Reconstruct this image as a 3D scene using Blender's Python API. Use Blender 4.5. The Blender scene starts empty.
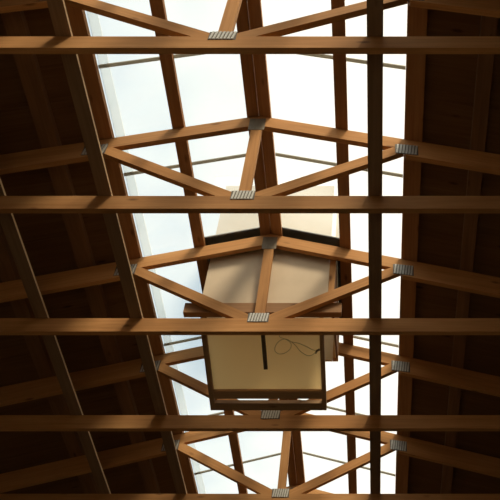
import bpy, bmesh, math, random
from mathutils import Vector
random.seed(7)
C = bpy.context.scene.collection
EYE = 1.6                     # camera height above the floor; all heights below are above the floor
CX = -0.915                   # ridge line
K = 0.29                      # roof pitch (rise over run)
F, PX, PY, TH = 865.0, 376.0, 250.0, math.atan(998/865.0)
ct, st = math.cos(TH), math.sin(TH)

# ------------------------------------------------------------------ materials
def mat(name):
    m = bpy.data.materials.new(name); m.use_nodes = True
    nt = m.node_tree; b = nt.nodes['Principled BSDF']
    return m, nt, b
def N(nt, t, **kw):
    n = nt.nodes.new(t)
    for k, v in kw.items():
        if k in n.inputs: n.inputs[k].default_value = v
        else: setattr(n, k, v)
    return n
def ramp(nt, stops):
    r = nt.nodes.new('ShaderNodeValToRGB'); e = r.color_ramp.elements
    while len(e) < len(stops): e.new(0.5)
    for el, (p, c) in zip(e, stops): el.position = p; el.color = (*c, 1)
    return r
def timber(name, dark, mid, light, rough=.75):
    m, nt, b = mat(name); L = nt.links.new
    uv = N(nt, 'ShaderNodeUVMap'); oi = N(nt, 'ShaderNodeObjectInfo')
    off = N(nt, 'ShaderNodeVectorMath', operation='SCALE'); off.inputs['Scale'].default_value = 37.0
    cmb = N(nt, 'ShaderNodeCombineXYZ'); L(oi.outputs['Random'], cmb.inputs[0]); L(oi.outputs['Random'], cmb.inputs[2])
    L(cmb.outputs[0], off.inputs[0])
    add = N(nt, 'ShaderNodeVectorMath', operation='ADD'); L(uv.outputs[0], add.inputs[0]); L(off.outputs[0], add.inputs[1])
    sc = N(nt, 'ShaderNodeVectorMath', operation='MULTIPLY'); sc.inputs[1].default_value = (1.6, 42, 1); L(add.outputs[0], sc.inputs[0])
    n1 = N(nt, 'ShaderNodeTexNoise', Scale=1.0, Detail=5.0, Roughness=.6, Distortion=.6); L(sc.outputs[0], n1.inputs['Vector'])
    sc2 = N(nt, 'ShaderNodeVectorMath', operation='MULTIPLY'); sc2.inputs[1].default_value = (1.1, 5, 1); L(add.outputs[0], sc2.inputs[0])
    n2 = N(nt, 'ShaderNodeTexNoise', Scale=1.3, Detail=3.0); L(sc2.outputs[0], n2.inputs['Vector'])
    mx = N(nt, 'ShaderNodeMath', operation='MULTIPLY_ADD'); L(n1.outputs[0], mx.inputs[0]); mx.inputs[1].default_value = .55
    h = N(nt, 'ShaderNodeMath', operation='MULTIPLY'); L(n2.outputs[0], h.inputs[0]); h.inputs[1].default_value = .45; L(h.outputs[0], mx.inputs[2])
    r = ramp(nt, [(.3, dark), (.5, mid), (.72, light)]); L(mx.outputs[0], r.inputs[0])
    # knots
    sk = N(nt, 'ShaderNodeVectorMath', operation='MULTIPLY'); sk.inputs[1].default_value = (3.2, 9, 1); L(add.outputs[0], sk.inputs[0])
    vo = N(nt, 'ShaderNodeTexVoronoi', Scale=1.0); L(sk.outputs[0], vo.inputs['Vector'])
    kr = ramp(nt, [(.05, (1, 1, 1)), (.17, (0, 0, 0))]); L(vo.outputs['Distance'], kr.inputs[0])
    sep = N(nt, 'ShaderNodeSeparateColor'); L(vo.outputs['Color'], sep.inputs[0])
    gt = N(nt, 'ShaderNodeMath', operation='GREATER_THAN'); L(sep.outputs[0], gt.inputs[0]); gt.inputs[1].default_value = .5
    km = N(nt, 'ShaderNodeMath', operation='MULTIPLY'); L(kr.outputs[0], km.inputs[0]); L(gt.outputs[0], km.inputs[1])
    k2 = N(nt, 'ShaderNodeMath', operation='MULTIPLY'); L(km.outputs[0], k2.inputs[0]); k2.inputs[1].default_value = .75
    mk = N(nt, 'ShaderNodeMix', data_type='RGBA'); L(k2.outputs[0], mk.inputs[0]); L(r.outputs[0], mk.inputs[6])
    mk.inputs[7].default_value = (dark[0]*.35, dark[1]*.3, dark[2]*.3, 1)
    hsv = N(nt, 'ShaderNodeHueSaturation'); L(mk.outputs[2], hsv.inputs['Color'])
    mr = N(nt, 'ShaderNodeMapRange'); L(oi.outputs['Random'], mr.inputs[0]); mr.inputs[3].default_value = .84; mr.inputs[4].default_value = 1.12
    L(mr.outputs[0], hsv.inputs['Value']); L(hsv.outputs[0], b.inputs['Base Color'])
    b.inputs['Roughness'].default_value = rough; b.inputs['Specular IOR Level'].default_value = .2
    bp = N(nt, 'ShaderNodeBump', Strength=.25, Distance=.004); L(n1.outputs[0], bp.inputs['Height']); L(bp.outputs[0], b.inputs['Normal'])
    return m
def speckled(name, c1, c2, scale, rough=.8, detail=4.0, bump=.1):
    m, nt, b = mat(name); L = nt.links.new
    tc = N(nt, 'ShaderNodeTexCoord'); n = N(nt, 'ShaderNodeTexNoise', Scale=scale, Detail=detail); L(tc.outputs['Object'], n.inputs['Vector'])
    r = ramp(nt, [(.35, c1), (.65, c2)]); L(n.outputs[0], r.inputs[0]); L(r.outputs[0], b.inputs['Base Color'])
    b.inputs['Roughness'].default_value = rough; b.inputs['Specular IOR Level'].default_value = .25
    bp = N(nt, 'ShaderNodeBump', Strength=bump, Distance=.003); L(n.outputs[0], bp.inputs['Height']); L(bp.outputs[0], b.inputs['Normal'])
    return m
PINE = timber('pine_timber', (.36, .165, .055), (.47, .225, .078), (.57, .30, .115))
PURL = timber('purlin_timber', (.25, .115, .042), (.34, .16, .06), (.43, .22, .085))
HRAIL = timber('hatch_frame_timber', (.34, .20, .10), (.42, .25, .13), (.50, .31, .17))
EDGE = timber('painted_lit_brace_edge', (.48, .32, .16), (.60, .42, .23), (.70, .50, .29))  # paler timber standing in for light on the brace edges
SHADED = timber('painted_shade_brace_timber', (.20, .12, .065), (.26, .16, .09), (.32, .20, .115))  # darker timber, shade under the braces put into the colour
DPURL = timber('dim_purlin_timber', (.14, .07, .03), (.19, .095, .04), (.25, .125, .055))  # purlin colour darkened to stand for shade under the boarded roof
RAIL = timber('brown_rail_timber', (.24, .13, .06), (.32, .17, .08), (.40, .22, .10))
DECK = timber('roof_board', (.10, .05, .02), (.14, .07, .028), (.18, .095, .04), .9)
BEIGE = speckled('beige_weathered_board', (.32, .27, .19), (.39, .33, .24), 2.5, .8)
WHITE = speckled('pale_bounce_lining', (.80, .70, .52), (.85, .75, .56), 3.0, .7)  # added inside the shaft to bounce light onto the lid
CREAM = speckled('cream_board', (.60, .47, .30), (.67, .53, .35), 3.0, .7)
OUTER = speckled('cream_weathered_board', (.58, .46, .32), (.64, .51, .36), 4.0, .7)
CONC = speckled('concrete', (.66, .53, .37), (.74, .60, .43), 1.4, .9)
PLASTER = speckled('brown_wall_board', (.13, .09, .055), (.17, .12, .07), 1.0, .9)
FLASH = speckled('lead_flashing', (.07, .065, .055), (.10, .09, .075), 9.0, .6)
CABLE = speckled('grey_cable_sheath', (.50, .46, .30), (.58, .54, .36), 20.0, .5)
def metal(name, col, rough):
    m, nt, b = mat(name); L = nt.links.new
    tc = N(nt, 'ShaderNodeTexCoord'); n = N(nt, 'ShaderNodeTexNoise', Scale=60.0, Detail=2.0); L(tc.outputs['Object'], n.inputs['Vector'])
    r = ramp(nt, [(.3, tuple(v*.8 for v in col)), (.7, col)]); L(n.outputs[0], r.inputs[0]); L(r.outputs[0], b.inputs['Base Color'])
    b.inputs['Metallic'].default_value = .55; b.inputs['Roughness'].default_value = rough
    return m
ZINC = metal('galvanised_rib', (.52, .50, .45), .55)
ZINCD = metal('dull_zinc', (.15, .13, .105), .6)
STEEL = metal('dark_steel', (.20, .16, .11), .6)
BAR = None
def glazing():
    m, nt, b = mat('clear_roof_sheet'); L = nt.links.new
    nt.nodes.remove(b); out = nt.nodes['Material Output']
    tr = N(nt, 'ShaderNodeBsdfTransparent', Color=(.97, .975, .97, 1))
    df = N(nt, 'ShaderNodeBsdfTranslucent', Color=(.93, .93, .88, 1))
    gl = N(nt, 'ShaderNodeBsdfGlossy', Roughness=.12)
    tc = N(nt, 'ShaderNodeTexCoord'); n = N(nt, 'ShaderNodeTexNoise', Scale=2.2, Detail=3.0); L(tc.outputs['Object'], n.inputs['Vector'])
    mr = N(nt, 'ShaderNodeMapRange'); L(n.outputs[0], mr.inputs[0]); mr.inputs[1].default_value = .3; mr.inputs[2].default_value = .7
    mr.inputs[3].default_value = .14; mr.inputs[4].default_value = .24
    m1 = N(nt, 'ShaderNodeMixShader'); L(mr.outputs[0], m1.inputs[0]); L(tr.outputs[0], m1.inputs[1]); L(df.outputs[0], m1.inputs[2])
    m2 = N(nt, 'ShaderNodeMixShader'); m2.inputs[0].default_value = .03; L(m1.outputs[0], m2.inputs[1]); L(gl.outputs[0], m2.inputs[2])
    L(m2.outputs[0], out.inputs[0]); return m
GLASS = glazing()
def hazy(name, col, t):
    m, nt, b = mat(name); L = nt.links.new; nt.nodes.remove(b); out = nt.nodes['Material Output']
    d = N(nt, 'ShaderNodeBsdfDiffuse', Color=(*col, 1)); t1 = N(nt, 'ShaderNodeBsdfTranslucent', Color=(*col, 1))
    tc = N(nt, 'ShaderNodeTexCoord'); n = N(nt, 'ShaderNodeTexNoise', Scale=4.0, Detail=3.0); L(tc.outputs['Object'], n.inputs['Vector'])
    mr = N(nt, 'ShaderNodeMapRange'); L(n.outputs[0], mr.inputs[0]); mr.inputs[3].default_value = t-.06; mr.inputs[4].default_value = t+.06
    mx = N(nt, 'ShaderNodeMixShader'); L(mr.outputs[0], mx.inputs[0]); L(d.outputs[0], mx.inputs[1]); L(t1.outputs[0], mx.inputs[2])
    L(mx.outputs[0], out.inputs[0]); return m
PANEL = hazy('cream_translucent_board', (.93, .79, .54), .72)
UPPER = hazy('pale_cream_translucent_board', (.66, .58, .44), .42)
BAR = hazy('grey_lap_strip', (.50, .47, .40), .55)
LIP = hazy('white_sheet_lip', (.85, .90, .93), .75)

# ------------------------------------------------------------------ mesh helpers
def link(name, bm, m, parent=None):
    me = bpy.data.meshes.new(name); bmesh.ops.recalc_face_normals(bm, faces=bm.faces); bm.to_mesh(me); bm.free()
    for x in (m if isinstance(m, (list, tuple)) else [m]): me.materials.append(x)
    o = bpy.data.objects.new(name, me); C.objects.link(o)
    if parent: o.parent = parent
    return o
def tag(o, label, cat=None, group=None, kind=None):
    if label: o['label'] = label
    if cat: o['category'] = cat
    if group: o['group'] = group
    if kind: o['kind'] = kind
    return o
def struct(o): o['kind'] = 'structure'; return o
def empty(name, loc, label, cat, group=None):
    o = bpy.data.objects.new(name, None); o.empty_display_size = .1; o.location = loc; C.objects.link(o)
    return tag(o, label, cat, group)
def prism(bm, poly, ext, along, mi=0, off=(0, 0, 0)):
    """closed solid: polygon of 3-D points swept by ext; uv u runs along `along` (metres)"""
    uvl = bm.loops.layers.uv.verify()
    a = [bm.verts.new(Vector(p)+Vector(off)) for p in poly]; e = Vector(ext)
    b = [bm.verts.new(v.co+e) for v in a]; n = len(a)
    fs = [bm.faces.new(a), bm.faces.new(b[::-1])] + [bm.faces.new((a[i], b[i], b[(i+1) % n], a[(i+1) % n])) for i in range(n)]
    u = Vector(along).normalized(); ru = random.random()*20; rv = random.random()*20
    for f in fs:
        f.normal_update(); f.material_index = mi; w = f.normal.cross(u)
        if w.length < .2: w = f.normal.orthogonal()
        w.normalize()
        for l in f.loops: l[uvl].uv = (l.vert.co.dot(u)+ru, l.vert.co.dot(w)+rv)
    return fs
def clip(poly, nx, nz, c):
    """keep nx*x+nz*z<=c for 2-D polygon"""
    out = []
    for i in range(len(poly)):
        p, q = poly[i], poly[(i+1) % len(poly)]; dp = nx*p[0]+nz*p[1]-c; dq = nx*q[0]+nz*q[1]-c
        if dp <= 0: out.append(p)
        if dp*dq < 0:
            t = dp/(dp-dq); out.append((p[0]+t*(q[0]-p[0]), p[1]+t*(q[1]-p[1])))
    return out
def box(bm, x0, x1, y0, y1, z0, z1, along=(1, 0, 0), mi=0):
    return prism(bm, [(x0, y0, z0), (x1, y0, z0), (x1, y0, z1), (x0, y0, z1)], (0, y1-y0, 0), along, mi)
def tube(bm, pts, r, seg=8, closed=False):
    pts = [Vector(p) for p in pts]; rings = []
    for i, p in enumerate(pts):
        d = (pts[min(i+1, len(pts)-1)]-pts[max(i-1, 0)]).normalized()
        s = d.cross(Vector((0, 0, 1)));  s = s if s.length > .01 else Vector((1, 0, 0)); s.normalize(); t = d.cross(s)
        rings.append([bm.verts.new(p+r*(math.cos(a)*s+math.sin(a)*t)) for a in [2*math.pi*k/seg for k in range(seg)]])
    for a, b in zip(rings, rings[1:]):
        for k in range(seg): bm.faces.new((a[k], a[(k+1) % seg], b[(k+1) % seg], b[k]))
    bm.faces.new(rings[0]); bm.faces.new(rings[-1][::-1])

# heights (metres above floor)
Z0 = EYE+4.615; Z1 = EYE+4.757            # bottom chord
ZR = EYE+5.785                            # top of top chords at the ridge
TI, TO = .132, .205                       # vertical depth of inner / outer top chord
T = .042                                  # thickness of truss timber
SPAN = 3.2; NODE = 1.12
PT = .062                                 # purlin depth
S0 = ZR+PT                                # underside of the sheets at the ridge
def zroof(x, base): return base-K*abs(x-CX)

# ------------------------------------------------------------------ trusses (built at Y=0, copied along Y)
def plate_mesh(x0, x1, z0, z1, k=0.0, ribs=7, slant=.012):
    bm = bmesh.new()
    def P(x, z, y): return (x, y, z-k*(x-(x0+x1)/2))
    prism(bm, [P(x0, z0, -.0015), P(x1, z0, -.0015), P(x1, z1, -.0015), P(x0, z1, -.0015)], (0, .0013, 0), (1, 0, 0), 1)
    w = (x1-x0-slant)/ribs
    for i in range(ribs):
        a = x0+w*(i+.22); b = x0+w*(i+.86)
        prism(bm, [P(a, z0+.003, -.007), P(b, z0+.003, -.007), P(b+slant, z1-.003, -.007), P(a+slant, z1-.003, -.007)], (0, .0056, 0), (0, 0, 1), 0)
    return bm
def make_truss():
    root = empty('roof_truss', (CX, 0, Z0), '', 'truss', 'timber roof trusses over the hall')
    z = lambda v: v-Z0
    ext = (0, T, 0)
    bm = bmesh.new(); prism(bm, [(-SPAN, 0, 0), (SPAN, 0, 0), (SPAN, 0, z(Z1)), (-SPAN, 0, z(Z1))], ext, (1, 0, 0)); link('bottom_chord', bm, PINE, root)
    zr = z(ZR); zt = z(Z1)
    for s in (-1, 1):
        p = [(0, zr), (SPAN, zr-K*SPAN), (SPAN, zr-K*SPAN-TO), (NODE+.015, zr-K*(NODE+.015)-TO), (NODE, zr-K*NODE-TI), (0, zr-TI)]
        # heel: keep above the bottom chord
        q = [(0, zr), (SPAN, zr-K*SPAN)]
        xe = (zr-TO-zt)/K
        q += [(SPAN, max(zt, zr-K*SPAN-TO)), (min(xe, SPAN), zt)] + p[3:]
        bm = bmesh.new(); prism(bm, [(s*a, 0, b) for a, b in q], ext, (s, 0, -K)); link('top_chord', bm, PINE, root)
        # diagonal web
        m = .575; c0 = z(EYE+4.70); hh = .053
        d = [(-.2, c0-.2*m-hh), (1.4, c0+1.4*m-hh), (1.4, c0+1.4*m+hh), (-.2, c0-.2*m+hh)]
        d = clip(d, -1, 0, -.041); d = clip(d, 0, -1, -zt)
        d = clip(d, K, 1, zr-TI-.0005); 
        d = clip(d, 1, 0, NODE-.0005)
        bm = bmesh.new(); prism(bm, [(s*a, 0, b) for a, b in d], ext, (s, 0, m)); link('diagonal_web', bm, PINE, root)
        pc = s*NODE+(.022 if s > 0 else -.045)
        bm = plate_mesh(pc-.085, pc+.085, z(EYE+5.258), z(EYE+5.378), s*K*.55); o = link('nail_plate', bm, [ZINC, ZINCD], root)
    bm = bmesh.new(); prism(bm, [(-.04, 0, zt), (.04, 0, zt), (.04, 0, zr-TI-.01), (0, 0, zr-TI), (-.04, 0, zr-TI-.01)], ext, (0, 0, 1)); link('king_post', bm, PINE, root)
    link('nail_plate', plate_mesh(-.088, .078, z(EYE+4.715), z(EYE+4.812)), [ZINC, ZINCD], root)
    bm = bmesh.new(); box(bm, -.062, .062, -.003, 0, zr-.20, zr-.045); link('peak_plate', bm, STEEL, root)  # shade at the peak is put into this plate's dark colour
    return root
def copy_tree(o, parent=None):
    c = o.copy(); C.objects.link(c)
    if parent: c.parent = parent
    for ch in list(o.children): copy_tree(ch, c)
    return c
Y1, S = 2.4285, 1.2
labels = ['roof truss nearest the viewer, crossing the top of the photo above all others',
          'second roof truss from the viewer, before the dark flashing strip',
          'roof truss in front of the cream shaft face, directly above the hatch lid',
          'roof truss just beyond the free end of the hatch lid, its middle shaded',
          'roof truss whose bottom chord runs along the bottom edge of the photo',
          'farthest roof truss, only slivers of top chord showing at the bottom edge']
t0 = make_truss(); trusses = [t0]+[copy_tree(t0) for _ in range(5)]
for i, (t, l) in enumerate(zip(trusses, labels)):
    t.location.y = Y1+i*S+(.17 if i == 5 else 0); t['label'] = l

SH0, SH1 = 4.915, 5.93        # shaft, along Y
# ------------------------------------------------------------------ lengthwise timbers
YA, YB = 1.05, 9.06
def purlin(name, x0, x1, label, cat='purlin', group='purlins running along the roof', m=PURL, y0=0.2, y1=9.3, pt=PT-.0125):
    bm = bmesh.new(); zb = lambda x: zroof(x, ZR)
    prism(bm, [(x0, y0, zb(x0)), (x1, y0, zb(x1)), (x1, y0, zb(x1)+pt), (x0, y0, zb(x0)+pt)], (0, y1-y0, 0), (0, 1, 0))
    return tag(link(name, bm, m), label, cat, group)
for x0, x1, sd in ((CX-.088, CX-.003, 'left'), (CX+.004, CX+.098, 'right')):
    purlin('ridge_purlin', x0, x1, sd+' board of the close ridge pair, near stretch up to the cream shaft', y1=SH0-.045)
    purlin('ridge_purlin', x0, x1, sd+' board of the close ridge pair, far stretch beyond the cream shaft', y0=SH1+.005)
purlin('purlin', -1.555, -1.47, 'brown purlin running down the bright roof between ridge and left skylight edge')
purlin('purlin', -.31, -.215, 'brown purlin running down the bright roof between ridge and right brace board')
purlin('purlin', -2.125, -1.985, 'brown purlin edging the skylight on its left, right of the bright-edged brace')
purlin('purlin', .213, .345, 'brown purlin edging the skylight on its right, beside the dark roof boards')
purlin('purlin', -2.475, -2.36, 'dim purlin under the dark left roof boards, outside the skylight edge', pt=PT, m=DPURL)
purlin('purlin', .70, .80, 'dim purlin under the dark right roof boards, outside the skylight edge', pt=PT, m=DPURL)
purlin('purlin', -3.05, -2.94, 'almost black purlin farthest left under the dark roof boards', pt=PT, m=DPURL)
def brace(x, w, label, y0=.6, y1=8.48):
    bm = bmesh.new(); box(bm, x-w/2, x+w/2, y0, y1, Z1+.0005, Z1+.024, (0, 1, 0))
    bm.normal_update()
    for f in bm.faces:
        if abs(f.normal.x) > .9: f.material_index = 1  # side faces coloured paler to imitate the lit edge
    return tag(link('brace_board', bm, [SHADED, EDGE]), label, 'brace board', 'brace boards on top of the bottom chords')
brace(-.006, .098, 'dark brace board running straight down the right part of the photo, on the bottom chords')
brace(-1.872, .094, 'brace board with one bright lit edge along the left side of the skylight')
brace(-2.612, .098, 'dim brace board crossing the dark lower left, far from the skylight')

# ------------------------------------------------------------------ room shell
XL, XR = CX-3.22, CX+3.22; YN, YF = -2.5, 9.6
def shell(name, m, *b):
    bm = bmesh.new(); box(bm, *b); return struct(link(name, bm, m))
shell('floor', CONC, XL-.3, XR+.3, YN-9, YF+.2, -.15, 0)  # run on outside the doorway to bounce sunlight in
ZE = zroof(XR, S0)
shell('wall_left', PLASTER, XL-.25, XL, YN, YF, 0, ZE-.002)
shell('wall_right', PLASTER, XR, XR+.25, YN, YF, 0, ZE-.002)
bm = bmesh.new(); prism(bm, [(XL-.25, YF, 0), (XR+.25, YF, 0), (XR+.25, YF, ZE-.08), (CX, YF, S0), (XL-.25, YF, ZE-.08)], (0, .2, 0), (1, 0, 0)); struct(link('wall_far', bm, PLASTER))
DX0, DX1, DZ = CX-1.2, CX+1.2, 3.0           # unseen doorway, added behind the viewer to light the timber undersides
bm = bmesh.new(); prism(bm, [(XL-.25, YN-.2, 0), (DX0, YN-.2, 0), (DX0, YN-.2, DZ), (DX1, YN-.2, DZ), (DX1, YN-.2, 0), (XR+.25, YN-.2, 0), (XR+.25, YN-.2, ZE-.08), (CX, YN-.2, S0), (XL-.25, YN-.2, ZE-.08)], (0, .2, 0), (1, 0, 0)); struct(link('wall_near', bm, PLASTER))
bm = bmesh.new(); box(bm, XL, XL+.16, YN, YF, Z0-.12, Z0-.0005, (0, 1, 0)); struct(link('trim_1', bm, PURL))
bm = bmesh.new(); box(bm, XR-.16, XR, YN, YF, Z0-.12, Z0-.0005, (0, 1, 0)); struct(link('trim_2', bm, PURL))
# boarded roof: both sides of the skylight, and the lengths before and after it
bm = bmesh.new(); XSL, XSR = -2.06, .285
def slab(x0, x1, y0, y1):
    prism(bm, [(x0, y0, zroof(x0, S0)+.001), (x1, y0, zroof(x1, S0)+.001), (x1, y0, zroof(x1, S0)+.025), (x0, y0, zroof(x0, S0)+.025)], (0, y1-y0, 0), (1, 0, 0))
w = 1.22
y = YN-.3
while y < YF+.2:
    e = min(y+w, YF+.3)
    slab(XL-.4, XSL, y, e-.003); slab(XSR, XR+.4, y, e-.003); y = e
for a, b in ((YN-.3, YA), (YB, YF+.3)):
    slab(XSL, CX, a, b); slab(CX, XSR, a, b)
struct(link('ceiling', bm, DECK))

# ------------------------------------------------------------------ clear sheets, laps
SH0, SH1 = 4.915, 5.93        # shaft, along Y
HX0, HX1 = -1.42, -.345       # shaft, across
cuts = [1.05, 2.05, 3.06, 4.01, SH0, SH1+.02, 7.12, 8.03, 9.06]
nth = ['nearest the viewer', 'crossed by the nearest truss', 'between nearest and second truss',
       'between second truss and flashing', 'narrow strip beside the cream shaft', 'just beyond the cream shaft', 'past the hatch end', 'at the bottom edge of the photo']
def sheet(x0, x1, y0, y1, label, lip=None):
    bm = bmesh.new(); zz = lambda x: zroof(x, S0)+.002
    prism(bm, [(x0, y0, zz(x0)), (x1, y0, zz(x1)), (x1, y0, zz(x1)+.004), (x0, y0, zz(x0)+.004)], (0, y1-y0, 0), (1, 0, 0))
    o = tag(link('skylight_sheet', bm, GLASS), label, 'skylight sheet', 'clear sheets of the ridge skylight')
    if lip:
        bm = bmesh.new(); zz = lambda x: zroof(x, S0)+.0065
        prism(bm, [(lip[0], y0, zz(lip[0])), (lip[1], y0, zz(lip[1])), (lip[1], y0, zz(lip[1])+.005), (lip[0], y0, zz(lip[0])+.005)], (0, y1-y0, 0), (0, 1, 0))
        tag(link('edge_strip', bm, LIP, o), 'white strip along the outer sheet edge')
    return o
for i, (a, b) in enumerate(zip(cuts, cuts[1:])):
    mid = i == 4
    sheet(XSL+.002, HX0-.03 if mid else CX-.001, a, b-.002, 'bluish clear roof sheet left of the ridge, '+nth[i], (-1.98, -1.915))
    sheet(HX1+.03 if mid else CX+.001, XSR-.002, a, b-.002, 'bright clear roof sheet right of the ridge, '+nth[i])
bars = [(3.06, 'between the nearest and second truss'), (4.01, 'just past the second truss'), (5.97, 'first of two close ones beyond the shaft'), (6.15, 'second of two close ones beyond the shaft'), (7.12, 'level with the hatch free end'), (8.03, 'near the bottom edge of the photo')]
for yb, l in bars:
    for s, sd in ((-1, 'left'), (1, 'right')):
        x0, x1 = (-1.983, CX-.09) if s < 0 else (CX+.10, .211)
        bm = bmesh.new(); zz = lambda x: zroof(x, S0)-.012
        prism(bm, [(x0, yb-.013, zz(x0)), (x1, yb-.013, zz(x1)), (x1, yb-.013, zz(x1)+.012), (x0, yb-.013, zz(x0)+.012)], (0, .026, 0), (1, 0, 0))
        tag(link('glazing_bar', bm, BAR), f'thin grey bar under the {sd} roof sheets, {l}', 'glazing bar', 'thin cross bars under the skylight sheets')

# ------------------------------------------------------------------ the cream vent shaft with its hatch
sh = empty('vent_shaft', ((HX0+HX1)/2, SH0, EYE+4.87), 'cream boarded vent shaft rising through the ridge, its hatch lid hanging below', 'vent shaft')
ox, oy, oz = sh.location
def part(name, m, x0, x1, y0, y1, z0, z1, along=(1, 0, 0), parent=None):
    bm = bmesh.new(); box(bm, x0-ox, x1-ox, y0-oy, y1-oy, z0-oz, z1-oz, along); return link(name, bm, m, parent or sh)
ZTOP = EYE+6.6
w = .018
part('front_panel', OUTER, HX0, HX1-.05, SH0, SH0+w, EYE+4.98, zroof(HX0, S0)-.02)
part('upper_panel', BEIGE, HX0, HX1-.05, SH0, SH0+w, zroof(HX0, S0)-.02, ZTOP)
part('corner_stud', PINE, HX1-.048, HX1, SH0-.004, SH0+.05, EYE+4.98, zroof(HX1, S0)-.01, (0, 0, 1))
part('back_panel', CREAM, HX0, HX1-.05, SH1-w, SH1, EYE+5.29, ZTOP)
part('corner_stud', PINE, HX1-.048, HX1, SH1-.05, SH1, EYE+5.29, zroof(HX1, S0)-.01, (0, 0, 1))
for x0, xl in ((HX0, HX0+.0165), (HX1-.016, HX1-.0225)):
    ya, yb, zc = SH0+.052-oy, SH1-.052-oy, zroof(x0, S0)-.02-oz
    za, ze, zt2 = EYE+5.0-oz, EYE+5.29-oz, ZTOP-oz
    bm = bmesh.new(); prism(bm, [(x0-ox, ya, za), (x0-ox, yb, ze), (x0-ox, yb, zc), (x0-ox, ya, zc)], (.016, 0, 0), (0, 0, 1)); link('side_panel', bm, DPURL, sh)
    bm = bmesh.new(); prism(bm, [(xl-ox, ya, za), (xl-ox, yb, ze), (xl-ox, yb, zc), (xl-ox, ya, zc)], (.006, 0, 0), (0, 0, 1)); tag(link('lining', bm, WHITE, sh), 'pale inner lining added to bounce light')
    bm = bmesh.new(); box(bm, x0-ox, x0+.016-ox, ya, yb, zc+.001, zt2, (0, 0, 1)); link('upper_panel', bm, UPPER, sh)
part('bottom_rail', RAIL, -1.535, -.275, SH0-.042+.005, SH0+.02, EYE+4.872, EYE+4.978)
part('cap', GLASS, HX0-.1, HX1+.06, SH0-.1, SH1+.1, ZTOP+.0, ZTOP+.03)
bm = bmesh.new()                                             # gable-shaped apron flashing lying on the sheets
for x0, x1 in ((HX0-.1, CX), (CX, HX1+.1)):
    zz = lambda x: zroof(x, S0)+.008
    prism(bm, [(x0-ox, SH0-.13-oy, zz(x0)-oz), (x1-ox, SH0-.13-oy, zz(x1)-oz), (x1-ox, SH0-.13-oy, zz(x1)+.004-oz), (x0-ox, SH0-.13-oy, zz(x0)+.004-oz)], (0, .128, 0), (1, 0, 0))
    prism(bm, [(x0-ox, SH0-.006-oy, zz(x0)-oz), (x1-ox, SH0-.006-oy, zz(x1)-oz), (x1-ox, SH0-.006-oy, zz(x1)+.05-oz), (x0-ox, SH0-.006-oy, zz(x0)+.05-oz)], (0, .005, 0), (1, 0, 0))
for xa, xb in ((HX0-.075, HX0-.001), (HX1+.001, HX1+.085)):
    prism(bm, [(xa-ox, SH0-oy, zz(xa)-oz), (xb-ox, SH0-oy, zz(xb)-oz), (xb-ox, SH0-oy, zz(xb)+.004-oz), (xa-ox, SH0-oy, zz(xa)+.004-oz)], (0, SH1-SH0+.05, 0), (0, 1, 0))
tag(link('apron_flashing', bm, FLASH, sh), 'dark grey gable-shaped flashing strip')
# hatch: plane through H0 falling away from the viewer
HD = 6.95
H1 = Vector((0, HD*.7266, EYE+HD*.6935)); HDIR = Vector((0, .110, -.0205)).normalized(); HN = Vector((1, 0, 0)).cross(HDIR)   # HN points up
if HN.z < 0: HN = -HN
H0 = H1-HDIR*.13
def on_hatch(px, py, drop=0.0):
    a = (px-PX)/F; b = (PY-py)/F; r = Vector((a, ct-b*st, st+b*ct)); o = Vector((0, 0, EYE))
    q = H0-HN*drop; t = (q-o).dot(HN)/r.dot(HN); return o+r*t
def hl(py): return (on_hatch(PX, py)-H0).dot(HDIR)
org = Vector((ox, oy, oz))
def hbox(name, m, x0, x1, l0, l1, n0, n1, along, parent):
    bm = bmesh.new(); P = lambda x, l, n: Vector((x, 0, 0))+H0+HDIR*l+HN*n-org
    prism(bm, [P(x0, l0, n0), P(x1, l0, n0), P(x1, l0, n1), P(x0, l0, n1)], HDIR*(l1-l0), along, 0); return link(name, bm, m, parent)
GX0, GX1 = -1.40, -.418
lp, lc, lg, le = hl(389), hl(396.5), hl(401), hl(408)
hp = tag(hbox('hatch_panel', PANEL, GX0+.04, GX1-.034, .012, lp+.01, 0, .012, (1, 0, 0), sh), 'cream hatch lid in brown frame hanging open under the shaft')
hbox('side_rail', HRAIL, GX0, GX0+.04, 0, le, -.03, .02, HDIR, hp); hbox('side_rail', HRAIL, GX1-.034, GX1, 0, le, -.03, .02, HDIR, hp)
hbox('cross_rail', HRAIL, GX0+.041, GX1-.035, 0, .011, -.03, .012, (1, 0, 0), hp)
hbox('cross_rail', HRAIL, GX0+.041, GX1-.035, lp, lc, -.03, -.001, (1, 0, 0), hp)
hbox('cross_rail', HRAIL, GX0+.041, GX1-.035, lg, le, -.03, .012, (1, 0, 0), hp)
xs = on_hatch(263, 333).x
tag(hbox('stay_bar', STEEL, xs-.016, xs+.016, .02, hl(368.5), -.014, -.001, HDIR, hp), 'dark straight bar along the cream lid')
# cable hanging in loops under the lid
px = [(279.5, 334), (280, 337), (287, 340), (291, 344), (290, 349), (285, 353), (279, 354), (275, 351), (275.5, 346), (279.5, 341), (285, 339), (290, 341), (295, 345), (300, 351), (306, 355), (311, 355.5), (315.5, 352.5), (316.5, 350.5), (313, 350), (306, 346.5), (299, 343.5), (292, 342)]
pts = [on_hatch(x, y, .008+.012*math.sin(i*.9)**2) for i, (x, y) in enumerate(px)]
sm = []
for i in range(len(pts)-1):
    p0, p1, p2, p3 = pts[max(i-1, 0)], pts[i], pts[i+1], pts[min(i+2, len(pts)-1)]
    for k in range(6):
        t = k/6; sm.append(.5*((2*p1)+(p2-p0)*t+(2*p0-5*p1+4*p2-p3)*t*t+(3*p1-p0-3*p2+p3)*t**3))
sm.append(pts[-1])
ca = empty('cable', tuple(pts[17]), 'thin grey cable hanging in loose loops under the cream hatch lid', 'cable')
bm = bmesh.new(); tube(bm, [p-pts[17] for p in sm], .0026); link('looped_wire', bm, CABLE, ca)
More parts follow.
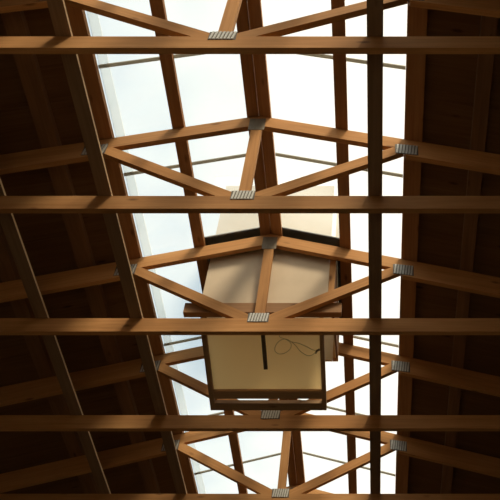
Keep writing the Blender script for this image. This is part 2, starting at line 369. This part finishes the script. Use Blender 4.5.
bm = bmesh.new(); e = on_hatch(319.5, 349.5, .012)-pts[17]; tube(bm, [on_hatch(315.6, 353, .012)-pts[17], on_hatch(317, 350.8, .012)-pts[17], e], .009); tag(link('plug', bm, STEEL, ca), 'dark plug on the hatch rail')

# ------------------------------------------------------------------ light
SUN = Vector((.32, -.52, .76)).normalized()
sd = bpy.data.lights.new('sun', 'SUN'); sd.energy = 5.2; sd.angle = math.radians(16); sd.color = (1, .87, .66)
so = bpy.data.objects.new('sun', sd); so.rotation_euler = SUN.to_track_quat('Z', 'Y').to_euler(); so.location = (3, -4, 14); C.objects.link(so)
wd = bpy.data.worlds.new('sky'); bpy.context.scene.world = wd; wd.use_nodes = True
nt = wd.node_tree; L = nt.links.new; bg = nt.nodes['Background']
tc = N(nt, 'ShaderNodeTexCoord')
dt = N(nt, 'ShaderNodeVectorMath', operation='DOT_PRODUCT'); L(tc.outputs['Generated'], dt.inputs[0]); dt.inputs[1].default_value = Vector((.9, 0, .3))
r = ramp(nt, [(.07, (.58, .73, .84)), (.20, (.75, .85, .89)), (.31, (1.0, .98, .93)), (.9, (1.0, .96, .86))])
nz = N(nt, 'ShaderNodeTexNoise', Scale=2.5, Detail=4.0); L(tc.outputs['Generated'], nz.inputs['Vector'])
ma = N(nt, 'ShaderNodeMath', operation='MULTIPLY_ADD'); L(nz.outputs[0], ma.inputs[0]); ma.inputs[1].default_value = .16; L(dt.outputs['Value'], ma.inputs[2])
L(ma.outputs[0], r.inputs[0]); L(r.outputs[0], bg.inputs['Color']); bg.inputs['Strength'].default_value = 1.02

# ------------------------------------------------------------------ camera
cd = bpy.data.cameras.new('camera'); cam = bpy.data.objects.new('camera', cd); C.objects.link(cam)
cd.sensor_width = 36; cd.lens = F/500*36; cd.shift_x = -(PX-250)/500; cd.shift_y = 0; cd.clip_start = .05
cam.location = (0, 0, EYE); cam.rotation_euler = (math.pi/2+TH, 0, 0)
sc = bpy.context.scene; sc.camera = cam
vs = sc.view_settings; vs.view_transform = 'Standard'; vs.look = 'None'; vs.exposure = 0.0; vs.gamma = 1; vs.use_curve_mapping = False
